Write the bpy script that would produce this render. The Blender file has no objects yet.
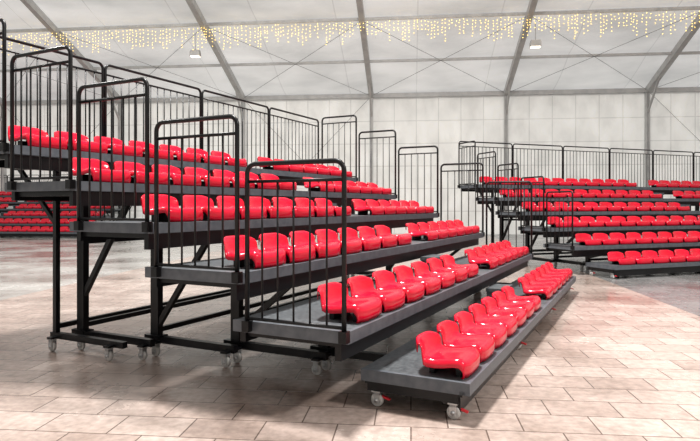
import bpy, bmesh, math, random
from mathutils import Vector, Matrix
random.seed(4)
scene=bpy.context.scene
try:
    scene.view_settings.view_transform='Standard'
    scene.view_settings.look='None'
except Exception: pass

# ---------------------------------------------------------------- materials
def new_mat(name):
    m=bpy.data.materials.new(name); m.use_nodes=True
    nt=m.node_tree; b=nt.nodes['Principled BSDF']
    return m,nt,b
def noisy(name,c1,c2,scale,rough=(0.4,0.6),metal=0.0,bump=0.0,coat=0.0,detail=4,spec=.5):
    m,nt,b=new_mat(name)
    tc=nt.nodes.new('ShaderNodeTexCoord'); n=nt.nodes.new('ShaderNodeTexNoise')
    n.inputs['Scale'].default_value=scale; n.inputs['Detail'].default_value=detail
    nt.links.new(tc.outputs['Object'],n.inputs['Vector'])
    r=nt.nodes.new('ShaderNodeValToRGB')
    r.color_ramp.elements[0].position=.35; r.color_ramp.elements[1].position=.65
    r.color_ramp.elements[0].color=(*c1,1); r.color_ramp.elements[1].color=(*c2,1)
    nt.links.new(n.outputs['Fac'],r.inputs['Fac']); nt.links.new(r.outputs['Color'],b.inputs['Base Color'])
    mr=nt.nodes.new('ShaderNodeMapRange'); mr.inputs['To Min'].default_value=rough[0]; mr.inputs['To Max'].default_value=rough[1]
    nt.links.new(n.outputs['Fac'],mr.inputs['Value']); nt.links.new(mr.outputs['Result'],b.inputs['Roughness'])
    b.inputs['Metallic'].default_value=metal
    b.inputs['Coat Weight'].default_value=coat
    b.inputs['Specular IOR Level'].default_value=spec
    if bump>0:
        bp=nt.nodes.new('ShaderNodeBump'); bp.inputs['Strength'].default_value=bump; bp.inputs['Distance'].default_value=.01
        nt.links.new(n.outputs['Fac'],bp.inputs['Height']); nt.links.new(bp.outputs['Normal'],b.inputs['Normal'])
    return m
M_black=noisy('black_powdercoat_steel',(.004,.004,.005),(.007,.007,.008),6,(.28,.4),spec=.28)
M_deck=noisy('dark_grey_deck_panel',(.055,.06,.066),(.10,.108,.115),30,(.4,.6),bump=.1,spec=.35)
M_nose=noisy('grey_aluminium_nosing',(.075,.085,.10),(.11,.12,.135),12,(.4,.55),metal=.1,spec=.4)
M_red=noisy('red_seat_plastic',(.57,.0006,.018),(.65,.0012,.026),3,(.12,.2),spec=.45)
M_redmetal=noisy('red_brake_lever',(.5,.01,.02),(.6,.02,.03),10)
M_wheel=noisy('grey_rubber_wheel',(.35,.34,.33),(.5,.49,.47),20)
M_zinc=noisy('zinc_caster_fork',(.35,.36,.37),(.5,.5,.5),20,(.3,.45),metal=.8)
M_alu=noisy('tent_aluminium',(.42,.42,.42),(.52,.52,.51),3,(.4,.55),metal=.1)
M_cable=noisy('steel_cable',(.12,.12,.12),(.2,.2,.2),3,metal=.3)
M_wire=noisy('string_light_wire',(.5,.47,.4),(.6,.56,.5),3)
def emis(name,col,st):
    m,nt,b=new_mat(name)
    b.inputs['Base Color'].default_value=(*col,1); b.inputs['Emission Color'].default_value=(*col,1); b.inputs['Emission Strength'].default_value=st
    return m
M_bulb=emis('warm_fairy_bulb',(1.0,.66,.14),5)
M_lampglass=emis('lamp_glass',(1.0,.9,.7),4)

def fabric(name,c1,c2,em,sx,sz,seam=.8,nscale=1.0,stretch=(.25,.5,.12),bumpd=.25):
    """tent membrane: daylight glows through (emission), wrinkles (bump), welded seams"""
    m,nt,b=new_mat(name)
    tc=nt.nodes.new('ShaderNodeTexCoord')
    mp=nt.nodes.new('ShaderNodeMapping'); mp.inputs['Scale'].default_value=stretch
    nt.links.new(tc.outputs['Object'],mp.inputs['Vector'])
    n=nt.nodes.new('ShaderNodeTexNoise'); n.inputs['Scale'].default_value=nscale; n.inputs['Detail'].default_value=7
    nt.links.new(mp.outputs['Vector'],n.inputs['Vector'])
    r=nt.nodes.new('ShaderNodeValToRGB'); r.color_ramp.elements[0].position=.3; r.color_ramp.elements[1].position=.7
    r.color_ramp.elements[0].color=(*c1,1); r.color_ramp.elements[1].color=(*c2,1)
    nt.links.new(n.outputs['Fac'],r.inputs['Fac'])
    sep=nt.nodes.new('ShaderNodeSeparateXYZ'); nt.links.new(tc.outputs['Object'],sep.inputs['Vector'])
    def seams(out,sp,wid):
        d=nt.nodes.new('ShaderNodeMath'); d.operation='DIVIDE'; d.inputs[1].default_value=sp; nt.links.new(out,d.inputs[0])
        f=nt.nodes.new('ShaderNodeMath'); f.operation='FRACT'; nt.links.new(d.outputs[0],f.inputs[0])
        l=nt.nodes.new('ShaderNodeMath'); l.operation='LESS_THAN'; l.inputs[1].default_value=wid/sp; nt.links.new(f.outputs[0],l.inputs[0])
        return l
    a=seams(sep.outputs['X'],sx,.05); c=seams(sep.outputs['Z'],sz,.05)
    mx=nt.nodes.new('ShaderNodeMath'); mx.operation='MAXIMUM'; nt.links.new(a.outputs[0],mx.inputs[0]); nt.links.new(c.outputs[0],mx.inputs[1])
    mix=nt.nodes.new('ShaderNodeMixRGB'); mix.blend_type='MULTIPLY'; mix.inputs['Color2'].default_value=(seam,seam,seam,1)
    nt.links.new(mx.outputs[0],mix.inputs['Fac']); nt.links.new(r.outputs['Color'],mix.inputs['Color1'])
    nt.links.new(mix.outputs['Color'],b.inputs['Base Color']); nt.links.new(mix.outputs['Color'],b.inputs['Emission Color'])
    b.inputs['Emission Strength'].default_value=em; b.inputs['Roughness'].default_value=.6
    bp=nt.nodes.new('ShaderNodeBump'); bp.inputs['Strength'].default_value=.7; bp.inputs['Distance'].default_value=bumpd
    nt.links.new(n.outputs['Fac'],bp.inputs['Height']); nt.links.new(bp.outputs['Normal'],b.inputs['Normal'])
    return m
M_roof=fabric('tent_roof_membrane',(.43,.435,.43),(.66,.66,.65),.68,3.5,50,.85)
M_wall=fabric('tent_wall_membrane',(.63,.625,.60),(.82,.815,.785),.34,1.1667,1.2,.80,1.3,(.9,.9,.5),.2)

# floor
def floor_mat():
    m,nt,b=new_mat('stone_pavers')
    N=nt.nodes.new; L=nt.links.new
    tc=N('ShaderNodeTexCoord')
    def brick(w,h,c1,c2,mo,ms):
        br=N('ShaderNodeTexBrick'); br.offset=.5
        br.inputs['Scale'].default_value=1; br.inputs['Brick Width'].default_value=w; br.inputs['Row Height'].default_value=h
        br.inputs['Mortar Size'].default_value=ms; br.inputs['Mortar Smooth'].default_value=.3; br.inputs['Bias'].default_value=0
        br.inputs['Color1'].default_value=c1; br.inputs['Color2'].default_value=c2; br.inputs['Mortar'].default_value=mo
        L(tc.outputs['Object'],br.inputs['Vector']); return br
    br=brick(.50,.33,(.35,.275,.24,1),(.45,.37,.33,1),(.13,.095,.08,1),.006)
    b2=brick(.30,.30,(.18,.178,.178,1),(.225,.222,.22,1),(.10,.097,.095,1),.006)
    b3=brick(1.2,1.2,(.36,.35,.335,1),(.40,.39,.37,1),(.24,.23,.22,1),.01)
    n=N('ShaderNodeTexNoise'); n.inputs['Scale'].default_value=.5; n.inputs['Detail'].default_value=8; n.inputs['Roughness'].default_value=.62
    L(tc.outputs['Object'],n.inputs['Vector'])
    r=N('ShaderNodeValToRGB'); r.color_ramp.elements[0].position=.36; r.color_ramp.elements[1].position=.56
    r.color_ramp.elements[0].color=(.64,.59,.555,1); r.color_ramp.elements[1].color=(1.15,1.15,1.15,1)
    L(n.outputs['Fac'],r.inputs['Fac'])
    n2=N('ShaderNodeTexNoise'); n2.inputs['Scale'].default_value=16; n2.inputs['Detail'].default_value=5
    L(tc.outputs['Object'],n2.inputs['Vector'])
    r2=N('ShaderNodeValToRGB'); r2.color_ramp.elements[0].position=.25; r2.color_ramp.elements[1].position=.75
    r2.color_ramp.elements[0].color=(.78,.78,.78,1); r2.color_ramp.elements[1].color=(1.2,1.2,1.2,1)
    L(n2.outputs['Fac'],r2.inputs['Fac'])
    sep=N('ShaderNodeSeparateXYZ'); L(tc.outputs['Object'],sep.inputs['Vector'])
    g=N('ShaderNodeMath'); g.operation='GREATER_THAN'; g.inputs[1].default_value=3.9; L(sep.outputs['X'],g.inputs[0])
    l=N('ShaderNodeMath'); l.operation='LESS_THAN'; l.inputs[1].default_value=-6.5; L(sep.outputs['X'],l.inputs[0])
    gy=N('ShaderNodeMath'); gy.operation='GREATER_THAN'; gy.inputs[1].default_value=7.5; L(sep.outputs['Y'],gy.inputs[0])
    gg=N('ShaderNodeMath'); gg.operation='MULTIPLY'; L(g.outputs[0],gg.inputs[0]); L(gy.outputs[0],gg.inputs[1])
    c1=N('ShaderNodeMixRGB'); L(gg.outputs[0],c1.inputs['Fac']); L(br.outputs['Color'],c1.inputs['Color1']); L(b2.outputs['Color'],c1.inputs['Color2'])
    c2=N('ShaderNodeMixRGB'); L(l.outputs[0],c2.inputs['Fac']); L(c1.outputs['Color'],c2.inputs['Color1']); L(b3.outputs['Color'],c2.inputs['Color2'])
    m1=N('ShaderNodeMixRGB'); m1.blend_type='MULTIPLY'; m1.inputs['Fac'].default_value=1; L(c2.outputs['Color'],m1.inputs['Color1']); L(r.outputs['Color'],m1.inputs['Color2'])
    m2=N('ShaderNodeMixRGB'); m2.blend_type='MULTIPLY'; m2.inputs['Fac'].default_value=.85; L(m1.outputs['Color'],m2.inputs['Color1']); L(r2.outputs['Color'],m2.inputs['Color2'])
    L(m2.outputs['Color'],b.inputs['Base Color'])
    rr=N('ShaderNodeMapRange'); rr.inputs['From Min'].default_value=.35; rr.inputs['From Max'].default_value=.65
    rr.inputs['To Min'].default_value=.13; rr.inputs['To Max'].default_value=.34; L(n.outputs['Fac'],rr.inputs['Value']); L(rr.outputs['Result'],b.inputs['Roughness'])
    bp=N('ShaderNodeBump'); bp.inputs['Strength'].default_value=.25; bp.inputs['Distance'].default_value=.004
    iv=N('ShaderNodeMath'); iv.operation='SUBTRACT'; iv.inputs[0].default_value=1; L(br.outputs['Fac'],iv.inputs[1])
    ad=N('ShaderNodeMath'); ad.operation='MULTIPLY_ADD'; ad.inputs[1].default_value=.8; L(n2.outputs['Fac'],ad.inputs[0]); L(iv.outputs[0],ad.inputs[2])
    L(ad.outputs[0],bp.inputs['Height']); L(bp.outputs['Normal'],b.inputs['Normal'])
    return m
M_floor=floor_mat()

# ---------------------------------------------------------------- mesh helpers
class MB:
    def __init__(s): s.v=[]; s.f=[]; s.m=[]; s.smooth=[]
    def add(s,vs,fs,mi=0,sm=False):
        o=len(s.v); s.v+= [tuple(v) for v in vs]; s.f+=[tuple(i+o for i in f) for f in fs]; s.m+=[mi]*len(fs); s.smooth+=[sm]*len(fs)
    def box(s,x0,x1,y0,y1,z0,z1,mi=0,mtop=None):
        vs=[(x0,y0,z0),(x1,y0,z0),(x1,y1,z0),(x0,y1,z0),(x0,y0,z1),(x1,y0,z1),(x1,y1,z1),(x0,y1,z1)]
        s.add(vs,[(0,3,2,1),(0,1,5,4),(1,2,6,5),(2,3,7,6),(3,0,4,7),(4,5,6,7)],mi)
    def bar(s,a,b,w,h,mi=0):
        a=Vector(a); b=Vector(b); d=(b-a).normalized()
        up=Vector((0,0,1)) if abs(d.z)<.98 else Vector((0,1,0))
        x=d.cross(up).normalized(); y=x.cross(d).normalized()
        vs=[]
        for p in (a,b):
            for sx,sy in((-1,-1),(1,-1),(1,1),(-1,1)): vs.append(p+x*sx*w/2+y*sy*h/2)
        s.add(vs,[(0,1,2,3),(7,6,5,4),(0,4,5,1),(1,5,6,2),(2,6,7,3),(3,7,4,0)],mi)
    def tube(s,pts,r,n=8,mi=0):
        pts=[Vector(p) for p in pts]; vs=[]; fs=[]
        d0=(pts[1]-pts[0]).normalized()
        ref=Vector((0,0,1)) if abs(d0.z)<.9 else Vector((1,0,0))
        x=d0.cross(ref).normalized()
        for i,p in enumerate(pts):
            if i==0: d=d0
            elif i==len(pts)-1: d=(pts[i]-pts[i-1]).normalized()
            else: d=((pts[i]-pts[i-1]).normalized()+(pts[i+1]-pts[i]).normalized()).normalized()
            x=(x-d*x.dot(d)).normalized(); y=d.cross(x)
            for k in range(n):
                a=2*math.pi*k/n; vs.append(p+x*r*math.cos(a)+y*r*math.sin(a))
        for i in range(len(pts)-1):
            for k in range(n):
                k2=(k+1)%n; fs.append((i*n+k,i*n+k2,(i+1)*n+k2,(i+1)*n+k))
        fs.append(tuple(range(n))[::-1]); o=(len(pts)-1)*n; fs.append(tuple(range(o,o+n)))
        s.add(vs,fs,mi,True)
    def obj(s,name,mats,parent=None):
        me=bpy.data.meshes.new(name); me.from_pydata(s.v,[],s.f); me.update()
        for m in mats: me.materials.append(m)
        me.polygons.foreach_set('material_index',s.m); me.polygons.foreach_set('use_smooth',s.smooth); me.update()
        bm=bmesh.new(); bm.from_mesh(me); bmesh.ops.recalc_face_normals(bm,faces=bm.faces); bm.to_mesh(me); bm.free()
        o=bpy.data.objects.new(name,me); scene.collection.objects.link(o)
        if parent: o.parent=parent
        return o
def empty(name,loc,rz):
    e=bpy.data.objects.new(name,None); e.empty_display_size=.3; e.location=loc; e.rotation_euler=(0,0,rz); scene.collection.objects.link(e); return e

# ---------------------------------------------------------------- seat shell
# profile from front skirt over the pan and up the low backrest (y back, z up)
PROF=[(.010,.004),(.0,.04),(.002,.085),(.014,.112),(.045,.124),(.10,.122),(.17,.110),(.24,.102),(.30,.104),(.340,.118),(.366,.150),(.385,.192),(.402,.230),(.418,.248),(.434,.243),(.440,.195)]
def seat_grid():
    nx=18; vs=[]; fs=[]
    for j,(y,z) in enumerate(PROF):
        hw=.226
        if j<3: hw-=.008*(3-j)
        if j>9: hw-=.004*(j-9)**1.3
        for i in range(nx+1):
            t=-1+2*i/nx
            tt=math.copysign(1-(1-abs(t))**1.6,t)
            x=hw*tt; zz=z; yy=y; a=abs(tt)
            if 4<=j<=9: zz+=.014*min(1,max(0,(a-.5)/.35))**1.5
            if a>.9:
                e=(a-.9)/.1
                if j<10: zz-=e*e*.055
            if j<7: yy+=.04*a**4*(1-j/7)
            if j>=9: yy-=.05*a**2.5*(min(1,(j-8)/3))
            if j>=11: zz-=.055*max(0,a-.55)**1.5*2.2*(j-10)/4
            vs.append((x,yy,max(zz,.004)))
    for j in range(len(PROF)-1):
        for i in range(nx):
            a=j*(nx+1)+i; fs.append((a,a+1,a+nx+2,a+nx+1))
    return vs,fs
SV,SF=seat_grid()
_me=bpy.data.meshes.new('tmp'); _me.from_pydata(SV,[],SF)
_bm=bmesh.new(); _bm.from_mesh(_me); bmesh.ops.solidify(_bm,geom=_bm.faces[:],thickness=.008)
_bm.verts.ensure_lookup_table(); SV=[v.co[:] for v in _bm.verts]; SF=[tuple(v.index for v in f.verts) for f in _bm.faces]; _bm.free(); bpy.data.meshes.remove(_me)

def seat_row(name,xs,y0,z0,parent):
    mb=MB()
    for x in xs:
        mb.add([(x+v[0],y0+v[1],z0+v[2]) for v in SV],SF,0,True)
        mb.box(x-.14,x+.14,y0+.07,y0+.11,z0,z0+.09,1); mb.box(x-.14,x+.14,y0+.27,y0+.31,z0,z0+.08,1)
    return mb.obj(name,[M_red,M_black],parent)

def rrect(L,h,r,z0):
    p=[(0,z0)]; n=5
    for i in range(n+1):
        a=math.pi-math.pi/2*i/n; p.append((r+r*math.cos(a),h-r+r*math.sin(a)))
    for i in range(n+1):
        a=math.pi/2-math.pi/2*i/n; p.append((L-r+r*math.cos(a),h-r+r*math.sin(a)))
    p.append((L,z0)); return p
def guard(mb,o,axis,L,h,lo=-.07):
    o=Vector(o); ax=Vector((1,0,0)) if axis=='x' else Vector((0,1,0)); up=Vector((0,0,1))
    P=lambda a,z:o+ax*a+up*z
    mb.tube([P(a,z) for a,z in rrect(L,h,.07,lo)],.018,8)
    mb.tube([P(0,.03),P(L,.03)],.013,6)
    top=h-.13
    mb.tube([P(0,top),P(L,top)],.013,6)
    nb=max(3,int(round(L/.125))-1)
    for i in range(nb):
        a=L*(i+1)/(nb+1); mb.tube([P(a,.03),P(a,top)],.0085,6)
    for a in (0,L):
        c=P(a,-.03); mb.box(c.x-.03,c.x+.03,c.y-.03,c.y+.03,c.z-.04,c.z+.04)

def caster(mb,x,y,top,R=.05,brake=False):
    w=.016
    mb.box(x-.035,x+.035,y-.035,y+.035,top-.01,top,1)
    mb.box(x-.028,x-.022,y-.025,y+.025,R*.6,top-.008,1); mb.box(x+.022,x+.028,y-.025,y+.025,R*.6,top-.008,1)
    mb.box(x-.028,x+.028,y-.025,y+.025,top-.028,top-.008,1)
    n=16; vs=[];fs=[]
    prof=[(-w,R*.3),(-w,R*.9),(-w*.6,R),(w*.6,R),(w,R*.9),(w,R*.3)]
    for k in range(n):
        a=2*math.pi*k/n
        for dx,r in prof: vs.append((x+dx,y+r*math.cos(a),R+r*math.sin(a)))
    m=len(prof)
    for k in range(n):
        k2=(k+1)%n
        for j in range(m-1): fs.append((k*m+j,k*m+j+1,k2*m+j+1,k2*m+j))
    mb.add(vs,fs,0,True)
    mb.tube([(x-.034,y,R),(x+.034,y,R)],R*.32,8,1)
    if brake: mb.bar((x+.01,y-.03,R*1.6),(x+.01,y-.10,R*1.2),.025,.012,2)

RISE=.36; Z0=.28; NT=6; RUN=.88
YK=[0]+[.73+RUN*i for i in range(5)]
def bleacher(name,loc,rz,L,groups,over=.4,SP=.48,farh=1.17,rearh=1.17):
    """local x = along the rows, y = up the tiers, z up. groups=[(x0,count)...]; aisles between"""
    root=empty(name,loc,rz)
    for k in range(NT):
        y0=YK[k]; z=Z0+RISE*k
        run=(YK[k+1]-y0) if k<NT-1 else RUN
        xa=0 if k==0 else -over-.03*(k-1); xb=L
        mb=MB()
        d=run+.10 if k<NT-1 else RUN
        mb.box(xa+.025,xb-.025,y0+.03,y0+d,z-.05,z-.002,0)
        mb.box(xa,xb,y0,y0+.035,z-.085,z,1)
        mb.box(xa,xb,y0+.035,y0+.075,z-.085,z-.06,1)
        mb.box(xa,xa+.03,y0+.035,y0+d,z-.085,z+.001,1); mb.box(xb-.03,xb,y0+.035,y0+d,z-.085,z+.001,1)
        x=xa+1.2
        while x<xb-.5:
            mb.box(x-.004,x+.004,y0+.036,y0+d-.01,z-.002,z+.0012,1); x+=1.22
        mb.obj(f'deck_{k+1}',[M_deck,M_nose],root)
        mb=MB()
        mb.box(xa+.05,xb-.05,y0+.08,y0+.13,z-.22,z-.086,0)
        mb.box(xa+.05,xb-.05,y0+d-.08,y0+d-.03,z-.17,z-.051,0)
        x=xa+.1
        while x<xb-.05:
            mb.box(x-.02,x+.02,y0+.13,y0+d-.08,z-.13,z-.051,0); x+=.98
        mb.obj(f'deck_beams_{k+1}',[M_black],root)
        xs=[]
        for gi,(g0,n) in enumerate(groups):
            sh=0
            if gi==0 and k>0: sh=-.20-.04*(k-1) if over>.3 else 0
            sp=SP-sh/n*.6
            xs+=[g0+sh+sp*(i+.5) for i in range(n)]
        seat_row(f'seat_row_{k+1}',xs,y0+.03,z,root)
        if k<NT-1:
            mb=MB()
            for gi in range(len(groups)-1):
                a=groups[gi][0]+SP*groups[gi][1]+.02; b=groups[gi+1][0]-.02
                mb.box(a,b,y0+run-.22,y0+run-.002,z+.135,z+RISE*.5,0); mb.box(a,b,y0+run-.24,y0+run-.22,z+.12,z+RISE*.5+.002,1)
                mb.box(a+.01,a+.04,y0+run-.21,y0+run-.01,z,z+.135,1); mb.box(b-.04,b-.01,y0+run-.21,y0+run-.01,z,z+.135,1)
            mb.obj(f'aisle_step_{k+1}',[M_deck,M_nose],root)
        if k>=1:
            mb=MB()
            guard(mb,(xa-.022,y0+.02,z),'y',RUN-.07,1.17)
            guard(mb,(xb+.022,y0+.02,z),'y',RUN-.07,farh)
            mb.obj(f'end_guard_{k+1}',[M_black],root)
        mb=MB(); cs=MB()
        if k==0:
            for x in ([.03,L*.33,L*.66,L-.09]):
                mb.box(x,x+.06,.06,d-.02,.17,.195,0)
                mb.box(x,x+.06,.09,d-.06,.12,.17,0)
                for yy in (.13,.72):
                    caster(cs,x+.03,yy,.12,.05,True)
            mb.box(.05,L-.05,.16,.21,.10,.17,0); mb.box(.05,L-.05,.60,.65,.12,.19,0)
        else:
            last=(k==NT-1)
            ins=.10+(NT-1-k)*.17
            xl=[ins,L-ins]
            if L>8: xl+=[L*.35+.09*k,L*.65-.09*k]
            yc=y0+(.16 if last else RUN-.03)
            for x in xl:
                zt=z-.13
                if last:
                    mb.box(x-.025,x+.025,yc-.025,yc+.025,.13,zt,0)
                    mb.box(x-.03,x+.03,y0+.13,y0+RUN-.06,zt-.06,zt,0)
                    mb.bar((x,yc+.02,z-.75),(x,y0+RUN-.1,zt-.03),.04,.04,0)
                    mb.box(x-.03,x+.03,yc-1.0,yc+.06,.125,.185,0)
                    mb.box(x-.03,x+.03,yc-.9,yc+.02,.13,.14,0)
                    wy=(yc-.85,yc-.02)
                else:
                    mb.box(x-.035,x+.035,yc-.05,yc+.05,.13,zt,0)
                    mb.box(x-.03,x+.03,y0+.13,yc,zt-.08,zt+.0,0)
                    mb.bar((x,yc-.03,max(.30,z-1.15)),(x,y0+.18,zt-.05),.05,.05,0)
                    mb.box(x-.03,x+.03,yc-1.0,yc+.14,.125,.195,0)
                    mb.box(x-.055,x+.055,yc-.1,yc+.1,.19,.20,0)
                    wy=(yc-.93,yc-.05)
                for yy in wy:
                    caster(cs,x-.06,yy,.13,.05)
                    mb.box(x-.1,x,yy-.035,yy+.035,.13,.15,0)
            mb.box(xl[0],xl[1],yc-.02,yc+.02,.22,.27,0)
            if z>.9 and not last: mb.box(xl[0],xl[1],yc-.02,yc+.02,z-.62,z-.57,0)
        mb.obj(f'carriage_{k+1}',[M_black],root); cs.obj(f'casters_{k+1}',[M_wheel,M_zinc,M_redmetal],root)
    mb=MB(); z=Z0+RISE*(NT-1); y=YK[-1]+RUN; X0=-over-.03*(NT-2)
    n=max(2,int(round((L-X0)/1.85))); w=(L-X0)/n
    for i in range(n): guard(mb,(X0+i*w+.02,y+.022,z),'x',w-.04,rearh)
    mb.obj('rear_guard',[M_black],root)
    return root

u=math.atan2(.891,.453)
bleacher('telescopic_bleacher',(.82,3.97,0),u,6.85,[(.04,7),(3.92,6)],farh=1.3,rearh=1.25)
bleacher('telescopic_bleacher',(5.4,11.8,0),math.radians(21),12.4,[(.15,11),(6.05,13)],rearh=1.25)
bleacher('telescopic_bleacher',(-27.5,28.6,0),math.radians(-6),15.3,[(.1,9),(5.0,9),(9.9,11)],over=.1)

# ---------------------------------------------------------------- tent
TY=math.radians(-6)
def place(o): o.location=(0,31,0); o.rotation_euler=(0,0,TY); return o
EH=7.33; SL=.355; HALF=22.0; XL=-5.85-7*5; XR=-5.85+7*6
RH=EH+SL*HALF
cols=[XL+7*i for i in range(12)]
mb=MB(); mb.add([(-60,-25,0),(60,-25,0),(60,45,0),(-60,45,0)],[(0,1,2,3)])
fl=mb.obj('floor',[M_floor]); fl.rotation_euler=(0,0,TY)
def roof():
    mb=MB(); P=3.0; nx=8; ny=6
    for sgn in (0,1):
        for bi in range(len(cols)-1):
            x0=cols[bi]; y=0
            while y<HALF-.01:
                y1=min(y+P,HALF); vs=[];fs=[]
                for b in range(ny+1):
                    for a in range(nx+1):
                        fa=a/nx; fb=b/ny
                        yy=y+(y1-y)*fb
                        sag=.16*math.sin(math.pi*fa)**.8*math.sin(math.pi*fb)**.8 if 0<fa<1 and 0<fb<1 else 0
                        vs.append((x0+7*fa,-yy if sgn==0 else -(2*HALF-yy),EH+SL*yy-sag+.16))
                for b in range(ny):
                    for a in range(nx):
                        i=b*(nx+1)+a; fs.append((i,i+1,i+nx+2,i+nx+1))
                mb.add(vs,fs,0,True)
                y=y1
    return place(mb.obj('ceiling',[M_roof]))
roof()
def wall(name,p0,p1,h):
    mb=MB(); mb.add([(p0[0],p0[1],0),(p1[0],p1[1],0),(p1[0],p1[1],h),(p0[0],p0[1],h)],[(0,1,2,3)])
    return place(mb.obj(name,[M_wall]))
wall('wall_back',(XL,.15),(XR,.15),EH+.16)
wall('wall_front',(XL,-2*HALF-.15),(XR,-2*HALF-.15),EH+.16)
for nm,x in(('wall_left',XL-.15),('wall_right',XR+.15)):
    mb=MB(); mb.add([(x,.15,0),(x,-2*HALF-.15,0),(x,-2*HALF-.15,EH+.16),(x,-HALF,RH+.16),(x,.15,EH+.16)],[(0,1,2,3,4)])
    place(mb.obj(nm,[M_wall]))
fr=empty('marquee_frame',(0,31,0),TY)
mb=MB()
for x in cols:
    mb.box(x-.09,x+.09,-.16,.10,0,EH+.05)
    mb.box(x-.03,x-.012,-.18,-.16,0,EH,1)
    mb.box(x-.25,x+.25,-.35,.12,0,.03)
    mb.bar((x,-.05,EH),(x,-HALF,RH),.24,.30)
    mb.bar((x,-HALF,RH),(x,-2*HALF,EH),.24,.30)
    mb.box(x-.09,x+.09,-2*HALF-.1,-2*HALF+.1,0,EH)
    mb.bar((x,-.1,EH-1.1),(x,-1.6,EH+SL*1.6-.05),.08,.10)
mb.obj('rafters_and_columns',[M_alu,M_cable],fr)
mb=MB()
for s in range(0,8):
    y=3.0*s; z=EH+SL*y+.06
    mb.box(XL,XR,-y-.05,-y+.05,z-.06,z+.06)
    mb.box(XL,XR,-2*HALF+y-.05,-2*HALF+y+.05,z-.06,z+.06)
mb.box(XL,XR,-.12,.12,EH-.08,EH+.14)
mb.obj('purlins',[M_alu],fr)
mb=MB()
for i in range(len(cols)-1):
    a,b=cols[i],cols[i+1]
    mb.tube([(a,-.1,EH),(b,-6,EH+SL*6)],.010,5); mb.tube([(b,-.1,EH),(a,-6,EH+SL*6)],.010,5)
    if i in (3,5,8):
        mb.tube([(a,-.1,0.1),(b,-.1,EH)],.010,5); mb.tube([(b,-.1,.1),(a,-.1,EH)],.010,5)
mb.obj('bracing_cables',[M_cable],fr)

for ci in (5,7):
    x=cols[ci]+( .35 if ci==7 else -.6); y=-5.5; z=EH+SL*5.5
    e=empty('hanging_floodlight',(0,31,0),TY)
    mb=MB()
    mb.tube([(x,y,z),(x,y,z-.75)],.015,6); mb.box(x-.2,x+.2,y-.12,y+.12,z-.82,z-.75)
    mb.box(x-.22,x+.22,y-.14,y+.14,z-1.02,z-.82)
    mb.obj('housing',[M_alu],e)
    mb=MB(); mb.box(x-.19,x+.19,y-.11,y+.11,z-1.045,z-1.021); mb.obj('lens',[M_lampglass],e)

def octa(mb,c,r,mi):
    x,y,z=c
    mb.add([(x+r,y,z),(x-r,y,z),(x,y+r,z),(x,y-r,z),(x,y,z+r),(x,y,z-r)],[(0,2,4),(2,1,4),(1,3,4),(3,0,4),(2,0,5),(1,2,5),(3,1,5),(0,3,5)],mi)
mb=MB(); y=-6.15; z=EH+SL*6-.05
x=cols[2]
mb.tube([(cols[2],y,z),(cols[-2],y,z)],.012,5,0)
while x<cols[-2]:
    ln=random.uniform(.35,1.1)
    mb.tube([(x,y,z),(x,y,z-ln)],.003,3,0)
    q=random.uniform(.05,.2)
    while q<ln:
        octa(mb,(x+random.uniform(-.02,.02),y,z-q),.019,1); q+=random.uniform(.09,.20)
    x+=random.uniform(.10,.22)
mb.obj('fairy_lights',[M_wire,M_bulb],fr)

for i,(x,y,zz,p) in enumerate([(2,-24,13.2,3600),(14,-30,11.5,2200),(-10,-20,13.2,1300)]):  # unseen area lights added near the ridge for direction and contrast, no fixtures
    ld=bpy.data.lights.new(f'added_ridge_light_data',type='AREA'); ld.shape='DISK'; ld.size=1.6; ld.energy=p; ld.color=(1.0,.98,.95)
    lo=bpy.data.objects.new('added_ridge_light',ld); scene.collection.objects.link(lo)
    R=Matrix.Rotation(TY,4,'Z'); lo.location=R@Vector((x,y,zz))+Vector((0,31,0))
w=bpy.data.worlds.new('World'); scene.world=w; w.use_nodes=True
w.node_tree.nodes['Background'].inputs['Color'].default_value=(.75,.8,.9,1); w.node_tree.nodes['Background'].inputs['Strength'].default_value=.6

cd=bpy.data.cameras.new('camera'); cam=bpy.data.objects.new('camera',cd); scene.collection.objects.link(cam)
cam.location=(0,0,1.5); cam.rotation_euler=(math.radians(90),0,0)
cd.sensor_width=36; cd.lens=36*580/700; cd.shift_y=-14.5/700; cd.clip_end=300
scene.camera=cam
